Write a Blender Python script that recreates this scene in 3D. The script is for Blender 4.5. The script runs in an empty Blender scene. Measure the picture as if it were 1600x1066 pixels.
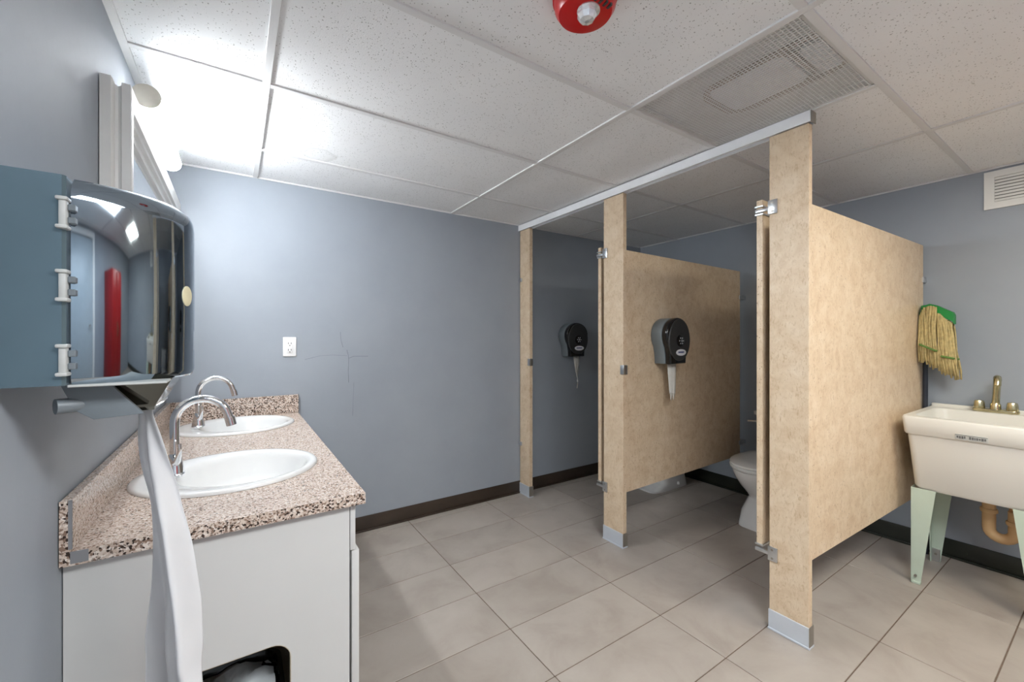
import bpy, bmesh, math, random
from mathutils import Vector, Matrix
random.seed(7)
S = bpy.context.scene
COL = S.collection
PI = math.pi

# ------------------------------------------------------------------ camera, world, exposure
CAM_H = 1.2428
F_PX, YAW = 649.15, 0.5861
cam = bpy.data.cameras.new('camera')
cam.sensor_width = 36.0
cam.lens = F_PX / 1600 * 36.0
cam.shift_y = -4.0 / 1600
cam.clip_start = 0.02
cam_o = bpy.data.objects.new('camera', cam)
COL.objects.link(cam_o)
cam_o.location = (0, 0, CAM_H)
cam_o.rotation_euler = (PI / 2, 0, -YAW)
S.camera = cam_o
w = bpy.data.worlds.new('world')
S.world = w
w.use_nodes = True
w.node_tree.nodes['Background'].inputs[0].default_value = (0.7, 0.75, 0.8, 1)
w.node_tree.nodes['Background'].inputs[1].default_value = 0.05
S.view_settings.view_transform = 'Standard'
S.view_settings.look = 'None'
S.view_settings.gamma = 1.0
S.view_settings.use_curve_mapping = False
S.view_settings.exposure = 1.8
BAR_STRENGTH = 32.0        # vanity light bar
TROFFER_STRENGTH = 8.8    # ceiling light behind the camera, right
FILL_STRENGTH = 9.0   # added fill light behind the camera, left; no known fixture

# ------------------------------------------------------------------ room dimensions
XL, XR, YF, YN, H = -0.30, 3.38, 2.76, -1.50, 2.15
PX = 1.905                 # front face of the stall fronts

# ------------------------------------------------------------------ material helpers
def srgb(r, g, b):
    f = lambda c: (c / 255 / 12.92) if c / 255 <= 0.04045 else ((c / 255 + 0.055) / 1.055) ** 2.4
    return (f(r), f(g), f(b), 1)

class N:
    def __init__(s, name):
        s.m = bpy.data.materials.new(name)
        s.m.use_nodes = True
        s.t = s.m.node_tree
        s.b = s.t.nodes['Principled BSDF']
    def n(s, typ, **kw):
        x = s.t.nodes.new(typ)
        for k, v in kw.items():
            setattr(x, k, v)
        return x
    def l(s, a, b):
        s.t.links.new(a, b)
    def coord(s, scale=(1, 1, 1), kind='Object'):
        tc = s.n('ShaderNodeTexCoord')
        mp = s.n('ShaderNodeMapping')
        mp.inputs['Scale'].default_value = scale
        s.l(tc.outputs[kind], mp.inputs[0])
        return mp.outputs[0]
    def noise(s, vec, scale, detail=3, rough=0.5, dist=0.0):
        x = s.n('ShaderNodeTexNoise')
        x.inputs['Scale'].default_value = scale
        x.inputs['Detail'].default_value = detail
        x.inputs['Roughness'].default_value = rough
        x.inputs['Distortion'].default_value = dist
        s.l(vec, x.inputs['Vector'])
        return x.outputs['Fac']
    def vor(s, vec, scale, out='Distance', rnd=1.0):
        x = s.n('ShaderNodeTexVoronoi')
        x.inputs['Scale'].default_value = scale
        x.inputs['Randomness'].default_value = rnd
        s.l(vec, x.inputs['Vector'])
        return x.outputs[out]
    def ramp(s, fac, stops, interp='LINEAR'):
        x = s.n('ShaderNodeValToRGB')
        x.color_ramp.interpolation = interp
        e = x.color_ramp.elements
        while len(e) < len(stops):
            e.new(0.5)
        for q, (p, c) in zip(e, stops):
            q.position = p
            q.color = c
        s.l(fac, x.inputs[0])
        return x.outputs[0]
    def mix(s, fac, a, b, mode='MIX'):
        x = s.n('ShaderNodeMix', data_type='RGBA', blend_type=mode)
        for sock, v in ((x.inputs[0], fac), (x.inputs[6], a), (x.inputs[7], b)):
            if isinstance(v, (int, float, tuple)):
                sock.default_value = v
            else:
                s.l(v, sock)
        return x.outputs[2]
    def math(s, op, a, b=0.0):
        x = s.n('ShaderNodeMath', operation=op)
        for sock, v in ((x.inputs[0], a), (x.inputs[1], b)):
            if isinstance(v, (int, float)):
                sock.default_value = v
            else:
                s.l(v, sock)
        return x.outputs[0]
    def bump(s, h, strength=0.2, dist=0.001):
        x = s.n('ShaderNodeBump')
        x.inputs['Strength'].default_value = strength
        x.inputs['Distance'].default_value = dist
        s.l(h, x.inputs['Height'])
        s.l(x.outputs[0], s.b.inputs['Normal'])
    def col(s, c):
        if isinstance(c, tuple):
            s.b.inputs['Base Color'].default_value = c
        else:
            s.l(c, s.b.inputs['Base Color'])
    def set(s, rough=0.5, metal=0.0, spec=None, coat=None, trans=None):
        s.b.inputs['Roughness'].default_value = rough
        s.b.inputs['Metallic'].default_value = metal
        if spec is not None: s.b.inputs['Specular IOR Level'].default_value = spec
        if coat is not None: s.b.inputs['Coat Weight'].default_value = coat
        if trans is not None: s.b.inputs['Transmission Weight'].default_value = trans
        return s.m

BW = ((0, (0, 0, 0, 1)), (1, (1, 1, 1, 1)))
def plain(name, c, rough=0.5, metal=0.0, var=0.06, scale=12, spec=None, coat=None, bump=0.0):
    """procedural: base colour with soft mottling"""
    k = N(name)
    v = k.coord()
    nz = k.noise(v, scale, 4)
    lo = tuple(x * (1 - var) for x in c[:3]) + (1,)
    hi = tuple(min(1, x * (1 + var)) for x in c[:3]) + (1,)
    k.col(k.ramp(nz, ((0.3, lo), (0.7, hi))))
    if bump: k.bump(k.noise(v, scale * 12, 2), bump, 0.001)
    return k.set(rough, metal, spec, coat)

def m_wall():
    k = N('blue_grey_wall_paint')
    v = k.coord()
    a = k.noise(v, 2.2, 5, 0.6)
    k.col(k.ramp(a, ((0.3, srgb(151, 158, 167)), (0.7, srgb(158, 165, 173)))))
    b = k.noise(v, 9, 6, 0.65)
    k.bump(b, 0.25, 0.004)
    return k.set(0.5, 0, 0.35)
def m_ceiling_tile(stain=None):
    k = N('fissured_white_ceiling_tile' if stain is None else 'water_stained_ceiling_tile')
    v0 = k.coord((1, 1, 1), 'Object')
    # distort and look up elongated pits
    nz = k.n('ShaderNodeTexNoise'); nz.inputs['Scale'].default_value = 30
    k.l(v0, nz.inputs['Vector'])
    mx = k.n('ShaderNodeMix', data_type='VECTOR'); mx.inputs[0].default_value = 0.02
    k.l(v0, mx.inputs[4]); k.l(nz.outputs['Color'], mx.inputs[5])
    d = k.vor(mx.outputs[1], 150, 'Distance')
    r = k.vor(mx.outputs[1], 150, 'Color')
    sep = k.n('ShaderNodeSeparateColor'); k.l(r, sep.inputs[0])
    thr = k.math('MULTIPLY', k.math('SUBTRACT', sep.outputs[0], 0.30), 0.46)
    pit = k.math('LESS_THAN', d, thr)
    base = k.ramp(k.noise(v0, 3, 4), ((0.3, srgb(238, 239, 240)), (0.7, srgb(244, 245, 246))))
    if stain:
        cx, cy, rad = stain
        sub = k.n('ShaderNodeVectorMath', operation='SUBTRACT'); k.l(v0, sub.inputs[0]); sub.inputs[1].default_value = (cx, cy, 0)
        ln = k.n('ShaderNodeVectorMath', operation='LENGTH'); k.l(sub.outputs[0], ln.inputs[0])
        q = k.math('ADD', ln.outputs['Value'], k.math('MULTIPLY', k.math('SUBTRACT', k.noise(v0, 14, 3), 0.5), 0.07))
        ring = k.ramp(q, ((0, (0.25,) * 3 + (1,)), (rad * 0.75, (0.35,) * 3 + (1,)), (rad, (1, 1, 1, 1)), (rad * 1.1, (0, 0, 0, 1))))
        base = k.mix(k.math('MULTIPLY', ring, 0.25), base, srgb(150, 148, 140))
    k.col(k.mix(k.math('MULTIPLY', pit, 0.7), base, srgb(140, 139, 136)))
    k.bump(k.math('SUBTRACT', k.noise(v0, 220, 2), k.math('MULTIPLY', pit, 2.0)), 0.35, 0.002)
    return k.set(0.9, 0, 0.2)
def m_partition():
    k = N('beige_flecked_laminate')
    v = k.coord()
    cl = k.noise(v, 14, 6, 0.65, 0.6)
    base = k.ramp(cl, ((0.3, srgb(204, 178, 147)), (0.5, srgb(217, 195, 166)), (0.72, srgb(226, 207, 182))))
    fine = k.noise(k.coord((60, 60, 25)), 1.6, 5, 0.7, 1.2)
    base = k.mix(k.ramp(fine, ((0.52, (0, 0, 0, 1)), (0.68, (0.55, 0.55, 0.55, 1)))), base, srgb(172, 138, 98))
    v2 = k.coord((1, 1, 0.7))
    d = k.vor(v2, 110, 'Distance')
    rc = k.n('ShaderNodeSeparateColor'); k.l(k.vor(v2, 110, 'Color'), rc.inputs[0])
    fl = k.math('LESS_THAN', d, k.math('MULTIPLY', k.math('SUBTRACT', rc.outputs[0], 0.58), 0.60))
    k.col(k.mix(k.math('MULTIPLY', fl, 0.7), base, srgb(130, 98, 70)))
    k.bump(cl, 0.05, 0.001)
    return k.set(0.38, 0, 0.4)
def m_floor():
    k = N('taupe_porcelain_tile')
    v = k.coord((1, 1, 1), 'Object')
    oi = k.n('ShaderNodeObjectInfo')
    add = k.n('ShaderNodeVectorMath', operation='ADD')
    k.l(v, add.inputs[0]); 
    sc = k.n('ShaderNodeVectorMath', operation='SCALE'); sc.inputs['Scale'].default_value = 7.0
    k.l(oi.outputs['Location'], sc.inputs[0]); k.l(sc.outputs[0], add.inputs[1])
    a = k.noise(add.outputs[0], 3.5, 6, 0.6, 0.5)
    c = k.ramp(a, ((0.28, srgb(152, 142, 133)), (0.5, srgb(166, 157, 148)), (0.75, srgb(175, 167, 158))))
    f = k.noise(add.outputs[0], 60, 4, 0.7)
    c = k.mix(k.ramp(f, ((0.62, (0, 0, 0, 1)), (0.8, (0.35, 0.35, 0.35, 1)))), c, srgb(140, 128, 116))
    br = k.n('ShaderNodeHueSaturation')
    k.l(c, br.inputs['Color'])
    k.l(k.math('ADD', k.math('MULTIPLY', oi.outputs['Random'], 0.08), 0.96), br.inputs['Value'])
    k.col(br.outputs[0])
    k.bump(f, 0.08, 0.001)
    return k.set(0.36, 0, 0.4)
def m_counter(name, dark):
    k = N(name)
    v = k.coord()
    r = k.n('ShaderNodeSeparateColor'); k.l(k.vor(v, 230 if dark else 300, 'Color'), r.inputs[0])
    d = 0.16 if dark else 0.03
    c = k.ramp(r.outputs[0], ((0, srgb(58, 46, 40)), (d, srgb(138, 114, 100)), (d + 0.16, srgb(196, 176, 162)),
                              (0.62, srgb(212, 196, 184)), (0.86, srgb(228, 217, 208))), 'CONSTANT')
    big = k.noise(v, 130, 3, 0.6)
    t = 0.56 if dark else 0.62
    c = k.mix(k.ramp(big, ((t, (0, 0, 0, 1)), (t + 0.05, (0.75,) * 3 + (1,)))), c, srgb(66, 50, 42) if dark else srgb(150, 130, 118))
    k.col(c)
    return k.set(0.22, 0, 0.5)
def m_towel():
    k = N('white_paper_towel')
    v = k.coord()
    k.col(k.ramp(k.noise(v, 8, 4), ((0.3, srgb(232, 232, 234)), (0.7, srgb(240, 240, 241)))))
    k.bump(k.noise(v, 500, 2), 0.15, 0.0006)
    tr = k.n('ShaderNodeBsdfTranslucent'); tr.inputs[0].default_value = (0.85, 0.85, 0.87, 1)
    mx = k.n('ShaderNodeMixShader'); mx.inputs[0].default_value = 0.4
    k.set(0.9, 0, 0.1)
    k.l(k.b.outputs[0], mx.inputs[1]); k.l(tr.outputs[0], mx.inputs[2])
    k.l(mx.outputs[0], k.t.nodes['Material Output'].inputs[0])
    return k.m
def m_emit(name, c, st):
    k = N(name)
    k.b.inputs['Emission Color'].default_value = c
    k.b.inputs['Emission Strength'].default_value = st
    k.col((0.8, 0.8, 0.8, 1))
    nz = k.noise(k.coord(), 3, 1)
    k.l(k.ramp(nz, ((0.4, tuple(x * 0.97 for x in c[:3]) + (1,)), (0.6, c))), k.b.inputs['Emission Color'])
    return k.set(0.4)
def m_base(name, a, b):
    k = N(name)
    v = k.coord()
    c = k.ramp(k.noise(v, 5, 4), ((0.35, a), (0.65, b)))
    nk = k.noise(v, 45, 3, 0.6)
    k.col(k.mix(k.ramp(nk, ((0.74, (0, 0, 0, 1)), (0.78, (0.6, 0.6, 0.6, 1)))), c, srgb(150, 146, 138)))
    k.bump(k.noise(v, 30, 3), 0.15, 0.002)
    return k.set(0.28, 0, 0.5)
def m_glass_lens():
    k = N('clear_faceted_lens')
    k.col(k.ramp(k.noise(k.coord(), 60, 2), ((0.4, (0.75, 0.78, 0.8, 1)), (0.6, (0.95, 0.96, 0.98, 1)))))
    return k.set(0.08, 0.55, 0.8)

M = dict(
    wall=m_wall(), tile=m_ceiling_tile(), floor=m_floor(), part=m_partition(), counter=m_counter('speckled_granite_laminate', False), counter_edge=m_counter('speckled_granite_edge_band', True), towel=m_towel(),
    grout=plain('dark_grout', srgb(104, 88, 76), 0.9, var=0.15, scale=40),
    grid=plain('white_painted_grid_metal', srgb(224, 224, 224), 0.45, var=0.02),
    headrail=plain('white_anodised_rail', srgb(242, 243, 245), 0.35, 0.0, var=0.02),
    base_far=m_base('dark_brown_vinyl_base', srgb(52, 42, 34), srgb(62, 51, 42)),
    base_right=m_base('dark_green_vinyl_base', srgb(30, 33, 27), srgb(42, 45, 37)),
    chrome=plain('polished_chrome', (0.82, 0.83, 0.85, 1), 0.07, 1.0, var=0.02),
    steel=plain('brushed_steel', (0.66, 0.68, 0.70, 1), 0.3, 1.0, var=0.05, scale=30),
    shoe=plain('bright_satin_shoe', srgb(206, 212, 220), 0.32, 0.25, var=0.03),
    steel_dark=plain('dull_steel_edge', (0.40, 0.38, 0.34, 1), 0.4, 0.9, var=0.08),
    brass=plain('aged_brass_chrome', (0.62, 0.56, 0.36, 1), 0.22, 1.0, var=0.15, scale=40),
    porcelain=plain('white_porcelain', srgb(226, 226, 225), 0.12, 0, var=0.01, coat=0.3),
    cabinet=plain('white_painted_cabinet', srgb(204, 204, 203), 0.42, 0, var=0.02, scale=5, bump=0.05),
    cabinet_in=plain('bare_board_edge', srgb(196, 182, 158), 0.8, 0, var=0.12, scale=60),
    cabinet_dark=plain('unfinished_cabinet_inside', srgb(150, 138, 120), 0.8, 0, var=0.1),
    patch=plain('bare_grey_edge', srgb(132, 132, 136), 0.6, 0, var=0.03),
    frame=plain('white_mirror_frame', srgb(226, 226, 224), 0.38, 0, var=0.02),
    mirror=plain('silvered_mirror', (0.88, 0.9, 0.9, 1), 0.02, 1.0, var=0.01),
    capwhite=plain('frosted_lamp_cap', srgb(196, 190, 178), 0.5, 0, var=0.05, scale=30),
    lamp=m_emit('lit_lamp_lens', (0.93, 0.97, 1.0, 1), BAR_STRENGTH),
    troffer=m_emit('lit_warm_diffuser', (1.0, 0.95, 0.81, 1), TROFFER_STRENGTH),
    added_fill=m_emit('neutral_fill_light', (0.95, 0.98, 1.0, 1), FILL_STRENGTH),
    smoke=plain('mirror_smoke_cover', (0.34, 0.41, 0.48, 1), 0.05, 1.0, var=0.03, scale=4),
    housing=plain('blue_grey_dispenser_body', srgb(112, 134, 146), 0.16, 0.6, var=0.08, scale=6),
    greyplast=plain('grey_plastic', srgb(112, 120, 126), 0.4, 0, var=0.03),
    darkmirror=plain('dark_mirror_chute', (0.22, 0.20, 0.16, 1), 0.06, 1.0, var=0.05),
    cream=plain('cream_plastic', srgb(222, 214, 180), 0.4, 0, var=0.03),
    clip=plain('pale_hinge_plastic', srgb(190, 192, 190), 0.45, 0, var=0.06, scale=50),
    black=plain('black_gloss_plastic', srgb(22, 22, 23), 0.16, 0, var=0.1),
    blackmatte=plain('black_textured_plastic', srgb(48, 48, 48), 0.45, 0, var=0.08, scale=80),
    dgrey=plain('grey_dispenser_shell', srgb(116, 124, 128), 0.35, 0, var=0.03),
    paper=plain('white_toilet_paper', srgb(236, 234, 228), 0.9, 0, var=0.03, scale=60),
    blueprint=plain('blue_print', srgb(70, 78, 130), 0.6, 0, var=0.05),
    whitelabel=plain('white_label', srgb(226, 226, 232), 0.5, 0, var=0.02),
    tub=plain('white_sink_plastic', srgb(224, 222, 214), 0.3, 0, var=0.015, scale=5),
    leg=plain('pale_green_painted_steel', srgb(190, 204, 188), 0.4, 0.0, var=0.03),
    pvc=plain('tan_plastic_pipe', srgb(208, 172, 126), 0.45, 0, var=0.05),
    labelgrey=plain('grey_label_print', srgb(104, 106, 106), 0.6, 0, var=0.1),
    pale=plain('pale_label', srgb(196, 198, 194), 0.5, 0, var=0.03),
    red=plain('red_alarm_plastic', srgb(196, 22, 22), 0.3, 0, var=0.03),
    redcab=plain('red_painted_metal', srgb(150, 26, 30), 0.35, 0, var=0.06),
    lens=m_glass_lens(),
    green=plain('green_mop_plastic', srgb(24, 132, 60), 0.4, 0, var=0.06),
    greenband=plain('green_mop_stitching', srgb(96, 128, 62), 0.8, 0, var=0.1, scale=60),
    yarn=plain('tan_cotton_yarn', srgb(186, 168, 118), 0.95, 0, var=0.22, scale=60),
    mophandle=plain('dark_blue_mop_handle', srgb(44, 50, 62), 0.35, 0, var=0.05),
    outlet=plain('white_outlet_plastic', srgb(240, 240, 240), 0.3, 0, var=0.01),
    slot=plain('dark_slot', srgb(60, 60, 60), 0.6, 0, var=0.02),
    ventwhite=plain('white_vent_metal', srgb(232, 232, 228), 0.4, 0, var=0.015),
    slit=plain('vent_slit_shadow', srgb(120, 120, 116), 0.7, 0, var=0.03),
    lattice=plain('grey_white_grille_metal', srgb(226, 225, 223), 0.45, 0, var=0.02),
    plenum=plain('dusty_plenum_board', srgb(214, 212, 209), 0.9, 0, var=0.12, scale=9),
    duct=plain('pale_duct_panel', srgb(238, 238, 240), 0.6, 0, var=0.04),
    dirt=plain('brown_dusty_duct_collar', srgb(176, 162, 150), 0.9, 0, var=0.25, scale=20),
    bag=plain('white_bin_liner', srgb(224, 228, 230), 0.35, 0, var=0.04),
    door=plain('grey_painted_door', srgb(168, 178, 186), 0.35, 0, var=0.03),
    crack=plain('cracked_paint_ridge', srgb(116, 122, 130), 0.6, 0, var=0.15, scale=40),
)
M['stained'] = m_ceiling_tile((-0.352, 0.225, 0.075))

# ------------------------------------------------------------------ mesh helpers
def new(name, me, mat, parent=None, loc=(0, 0, 0)):
    o = bpy.data.objects.new(name, me)
    COL.objects.link(o)
    o.location = loc
    if mat is not None and not me.materials:
        me.materials.append(M[mat])
    if parent is not None:
        o.parent = parent
    return o
def empty(name, loc=(0, 0, 0)):
    o = bpy.data.objects.new(name, None)
    COL.objects.link(o)
    o.location = loc
    o.empty_display_size = 0.05
    return o
def tag(o, label, cat=None, group=None, kind=None):
    o['label'] = label
    if cat: o['category'] = cat
    if group: o['group'] = group
    if kind: o['kind'] = kind
    return o
def fin(bm, name, smooth=False, angle=None):
    bmesh.ops.recalc_face_normals(bm, faces=bm.faces)
    me = bpy.data.meshes.new(name)
    if smooth:
        for f in bm.faces: f.smooth = True
        if angle:
            for e in bm.edges:
                if len(e.link_faces) == 2 and e.calc_face_angle(0) > angle:
                    e.smooth = False
    bm.to_mesh(me)
    bm.free()
    return me
def add_box(bm, a, b):
    a, b = Vector(a), Vector(b)
    vs = [bm.verts.new((x, y, z)) for x in (a.x, b.x) for y in (a.y, b.y) for z in (a.z, b.z)]
    for f in ((0, 1, 3, 2), (4, 6, 7, 5), (0, 4, 5, 1), (2, 3, 7, 6), (0, 2, 6, 4), (1, 5, 7, 3)):
        bm.faces.new([vs[i] for i in f])
    return vs
def box(a, b, bev=0.0, seg=2, name='box'):
    bm = bmesh.new()
    add_box(bm, a, b)
    if bev:
        bmesh.ops.bevel(bm, geom=bm.edges[:], offset=bev, segments=seg, affect='EDGES', profile=0.5)
    return fin(bm, name, bev > 0 and seg > 1, 0.7)
def add_tube(bm, pts, r, n=12, caps=True):
    pts = [Vector(p) for p in pts]
    rs = r if isinstance(r, (list, tuple)) else [r] * len(pts)
    rings = []
    up = None
    for i, p in enumerate(pts):
        t = (pts[min(i + 1, len(pts) - 1)] - pts[max(i - 1, 0)]).normalized()
        if up is None:
            up = t.orthogonal().normalized()
        up = (up - t * up.dot(t)).normalized()
        bn = t.cross(up)
        rings.append([bm.verts.new(p + (up * math.cos(2 * PI * k / n) + bn * math.sin(2 * PI * k / n)) * rs[i]) for k in range(n)])
    for A, B in zip(rings, rings[1:]):
        for k in range(n):
            bm.faces.new((A[k], A[(k + 1) % n], B[(k + 1) % n], B[k]))
    if caps:
        bm.faces.new(rings[0][::-1]); bm.faces.new(rings[-1])
def tube(pts, r, n=14, name='tube'):
    bm = bmesh.new(); add_tube(bm, pts, r, n)
    return fin(bm, name, True, 0.8)
def loft(rings, caps=True, name='loft', angle=0.8, sm=True):
    bm = bmesh.new()
    R = [[bm.verts.new(p) for p in r] for r in rings]
    n = len(R[0])
    for A, B in zip(R, R[1:]):
        for k in range(n):
            bm.faces.new((A[k], A[(k + 1) % n], B[(k + 1) % n], B[k]))
    if caps:
        bm.faces.new(R[0][::-1]); bm.faces.new(R[-1])
    return fin(bm, name, sm, angle)
def lathe(profile, n=24, name='lathe', angle=0.7):
    rings = [[(r * math.cos(2 * PI * k / n), r * math.sin(2 * PI * k / n), z) for k in range(n)] for r, z in profile]
    return loft(rings, True, name, angle)
def prism(poly, axis, a, b, bev=0.0, name='prism', sm=False):
    """poly: 2-D outline in the two other axes, extruded along axis from a to b"""
    def P(q, t):
        return {'x': (t, q[0], q[1]), 'y': (q[0], t, q[1]), 'z': (q[0], q[1], t)}[axis]
    bm = bmesh.new()
    A = [bm.verts.new(P(q, a)) for q in poly]
    B = [bm.verts.new(P(q, b)) for q in poly]
    n = len(poly)
    for k in range(n):
        bm.faces.new((A[k], A[(k + 1) % n], B[(k + 1) % n], B[k]))
    fa, fb = bm.faces.new(A[::-1]), bm.faces.new(B)
    bmesh.ops.recalc_face_normals(bm, faces=bm.faces)
    if bev:
        es = list(set(fa.edges[:] + fb.edges[:]))
        bmesh.ops.bevel(bm, geom=es, offset=bev, segments=3, affect='EDGES', profile=0.5)
    return fin(bm, name, sm or bev > 0, 0.6)
def rrect(x0, x1, y0, y1, r, n=5):
    out = []
    for cx, cy, a0 in ((x1 - r, y1 - r, 0), (x0 + r, y1 - r, 90), (x0 + r, y0 + r, 180), (x1 - r, y0 + r, 270)):
        for k in range(n + 1):
            a = math.radians(a0 + 90 * k / n)
            out.append((cx + r * math.cos(a), cy + r * math.sin(a)))
    return out
def plate_with_hole(outer, inner, axis, a, b, name='plate'):
    def P(q, t):
        return {'x': (t, q[0], q[1]), 'y': (q[0], t, q[1]), 'z': (q[0], q[1], t)}[axis]
    bm = bmesh.new()
    es, vs = [], []
    for loop in (outer, inner):
        v = [bm.verts.new(P(q, a)) for q in loop]
        es += [bm.edges.new((v[i], v[(i + 1) % len(v)])) for i in range(len(v))]
    bmesh.ops.triangle_fill(bm, use_beauty=True, use_dissolve=False, edges=es)
    r = bmesh.ops.extrude_face_region(bm, geom=bm.faces[:])
    d = Vector(P((0, 0), b)) - Vector(P((0, 0), a))
    bmesh.ops.translate(bm, vec=d, verts=[x for x in r['geom'] if isinstance(x, bmesh.types.BMVert)])
    return fin(bm, name)
def copy_tree(o, parent=None):
    c = o.copy(); COL.objects.link(c)
    if parent is not None: c.parent = parent
    for ch in list(o.children): copy_tree(ch, c)
    return c

# ================================================================== THE SETTING
# floor: grout bed plus one object for each tile
floor = tag(new('floor', box((XL - 0.1, YN - 0.1, -0.08), (XR + 0.1, YF + 0.1, -0.0025)), 'grout'),
            'taupe tile floor with thin brown grout lines', kind='structure')
fx = [XL] + [0.3675 - 0.6096 + 0.6096 * k for k in range(7)]
fx = sorted(v for v in fx if XL <= v < XR) + [XR]
if fx[1] - fx[0] < 0.02: fx.pop(1)
fy = [2.6865 - 0.3 * j for j in range(15)]
fy = [YF] + [v for v in fy if v > YN] + [YN]
cache = {}
G = 0.0022
for i in range(len(fx) - 1):
    for j in range(len(fy) - 1):
        wx, wy = fx[i + 1] - fx[i] - 2 * G, fy[j] - fy[j + 1] - 2 * G
        if wx < 0.01 or wy < 0.01: continue
        key = (round(wx, 3), round(wy, 3))
        if key not in cache:
            cache[key] = box((-wx / 2, -wy / 2, -0.006), (wx / 2, wy / 2, 0), 0.0012, 1, 'tile')
        new('tile', cache[key], 'floor', floor, ((fx[i] + fx[i + 1]) / 2, (fy[j] + fy[j + 1]) / 2, 0))

# ceiling: deck, grid bars, lay-in tiles
ceil = tag(new('ceiling', box((XL - 0.1, YN - 0.1, H + 0.13), (XR + 0.1, YF + 0.1, H + 0.18)), 'grid'),
           'white suspended ceiling of fissured lay-in tiles', kind='structure')
cxs = [XL, 0.0908, 1.3088, 2.527, XR]
cys = sorted([YF, YN] + [1.7273 + 0.6096 * j for j in range(-5, 2)])
bw = 0.012
for x in cxs[1:-1]:
    new('grid_runner', box((x - bw, YN, H), (x + bw, YF, H + 0.03), 0.001, 1), 'grid', ceil)
for y in cys[1:-1]:
    for a, b in zip(cxs, cxs[1:]):
        new('grid_cross_bar', box((a + bw, y - bw, H + 0.0006), (b - bw, y + bw, H + 0.03), 0.001, 1), 'grid', ceil)
VX0, VX1, VY0, VY1 = 1.3088, 1.918, 0.508, 1.1177     # return-air grille bay
TX0, TX1, TY0, TY1 = 1.918, 2.527, -0.711, -0.1015    # lit troffer bay; the added fill panel shares its y range
UX0, UX1 = 0.0908, 1.3088  # bay of the added fill panel
for y0, y1 in ((VY0, VY1), (TY0, TY1)):
    new('grid_cross_bar', box((1.918 - bw, y0 + bw, H + 0.0006), (1.918 + bw, y1 - bw, H + 0.03), 0.001, 1), 'grid', ceil)
for nm, a, b in (('wall_angle', (XL, YN, H - 0.001), (XL + 0.022, YF, H + 0.02)), ('wall_angle', (XR - 0.008, YN, H - 0.001), (XR, YF, H + 0.02)),
                 ('wall_angle', (XL + 0.022, YF - 0.008, H - 0.001), (XR - 0.022, YF, H + 0.02))):
    new(nm, box(a, b), 'grid', ceil)
tc = {}
for i in range(4):
    for j in range(len(cys) - 1):
        bays = [(cxs[i], cxs[i + 1])]
        y0, y1 = cys[j], cys[j + 1]
        if i == 2 and abs(y0 - VY0) < 0.01: bays = [(1.918, cxs[3])]
        if i == 2 and abs(y0 - TY0) < 0.01: bays = [(cxs[2], 1.918)]
        if i == 1 and abs(y0 - TY0) < 0.01: bays = []
        for a, b in bays:
            wx, wy = b - a - 0.016, y1 - y0 - 0.016
            st = (i == 1 and j == len(cys) - 3)
            key = (round(wx, 3), round(wy, 3), st)
            if key not in tc:
                tc[key] = box((-wx / 2, -wy / 2, 0), (wx / 2, wy / 2, 0.018), 0.003, 1, 'ceiling_tile')
            new('ceiling_tile', tc[key], 'stained' if st else 'tile', ceil, ((a + b) / 2, (y0 + y1) / 2, H + 0.0065))

def wall(name, a, b, label):
    return tag(new(name, box(a, b), 'wall'), label, kind='structure')
wf = wall('wall_far', (XL - 0.1, YF, -0.08), (XR + 0.1, YF + 0.1, H + 0.13), 'blue-grey painted wall behind the outlet and first stall')
wl = wall('wall_left', (XL - 0.1, YN, -0.08), (XL, YF, H + 0.13), 'blue-grey painted wall behind the vanity and mirror')
wr = wall('wall_right', (XR, YN, -0.08), (XR + 0.1, YF, H + 0.13), 'blue-grey painted wall behind the toilets and utility sink')
wn = wall('wall_near', (XL - 0.1, YN - 0.1, -0.08), (XR + 0.1, YN, H + 0.13), 'blue-grey painted wall behind the viewer')

# cracks and ridges in the far wall's plaster
def crack(pts, r):
    bm = bmesh.new()
    r *= .6
    add_tube(bm, [(x, YF + r * 0.45, z) for x, z in pts], r, 6)
    new('plaster_crack', fin(bm, 'crack', True), 'crack', wf)
crack([(0.544, 1.283), (0.544, 1.263), (0.548, 1.227), (0.559, 1.187)], 0.0022)
crack([(0.582, 1.17), (0.59, 1.138), (0.593, 1.109), (0.59, 1.037), (0.593, 0.964)], 0.0028)
crack([(0.593, 1.117), (0.621, 1.129), (0.664, 1.128), (0.712, 1.127)], 0.0026)
crack([(0.342, 1.116), (0.426, 1.137), (0.499, 1.14), (0.582, 1.134)], 0.0014)
crack([(0.624, 0.962), (0.621, 0.893), (0.617, 0.751)], 0.0013)

# vinyl base
def base_strip(name, a, b, toe, mat, label):
    o = empty(name)
    tag(o, label, kind='structure')
    new('cove_base', box(a, b, 0.003, 2), mat, o)
    new('base_toe', box(*toe, 0.003, 2), mat, o)
    return o
base_strip('baseboard_far', (XL, YF - 0.006, 0), (XR, YF, 0.098), ((XL, YF - 0.016, 0), (XR, YF - 0.004, 0.012)), 'base_far',
           'dark brown vinyl baseboard along the far wall')
base_strip('baseboard_right', (XR - 0.006, YN, 0), (XR, YF - 0.018, 0.105), ((XR - 0.016, YN, 0), (XR - 0.004, YF - 0.018, 0.012)), 'base_right',
           'dark green vinyl baseboard along the wall behind the toilets')

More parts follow.
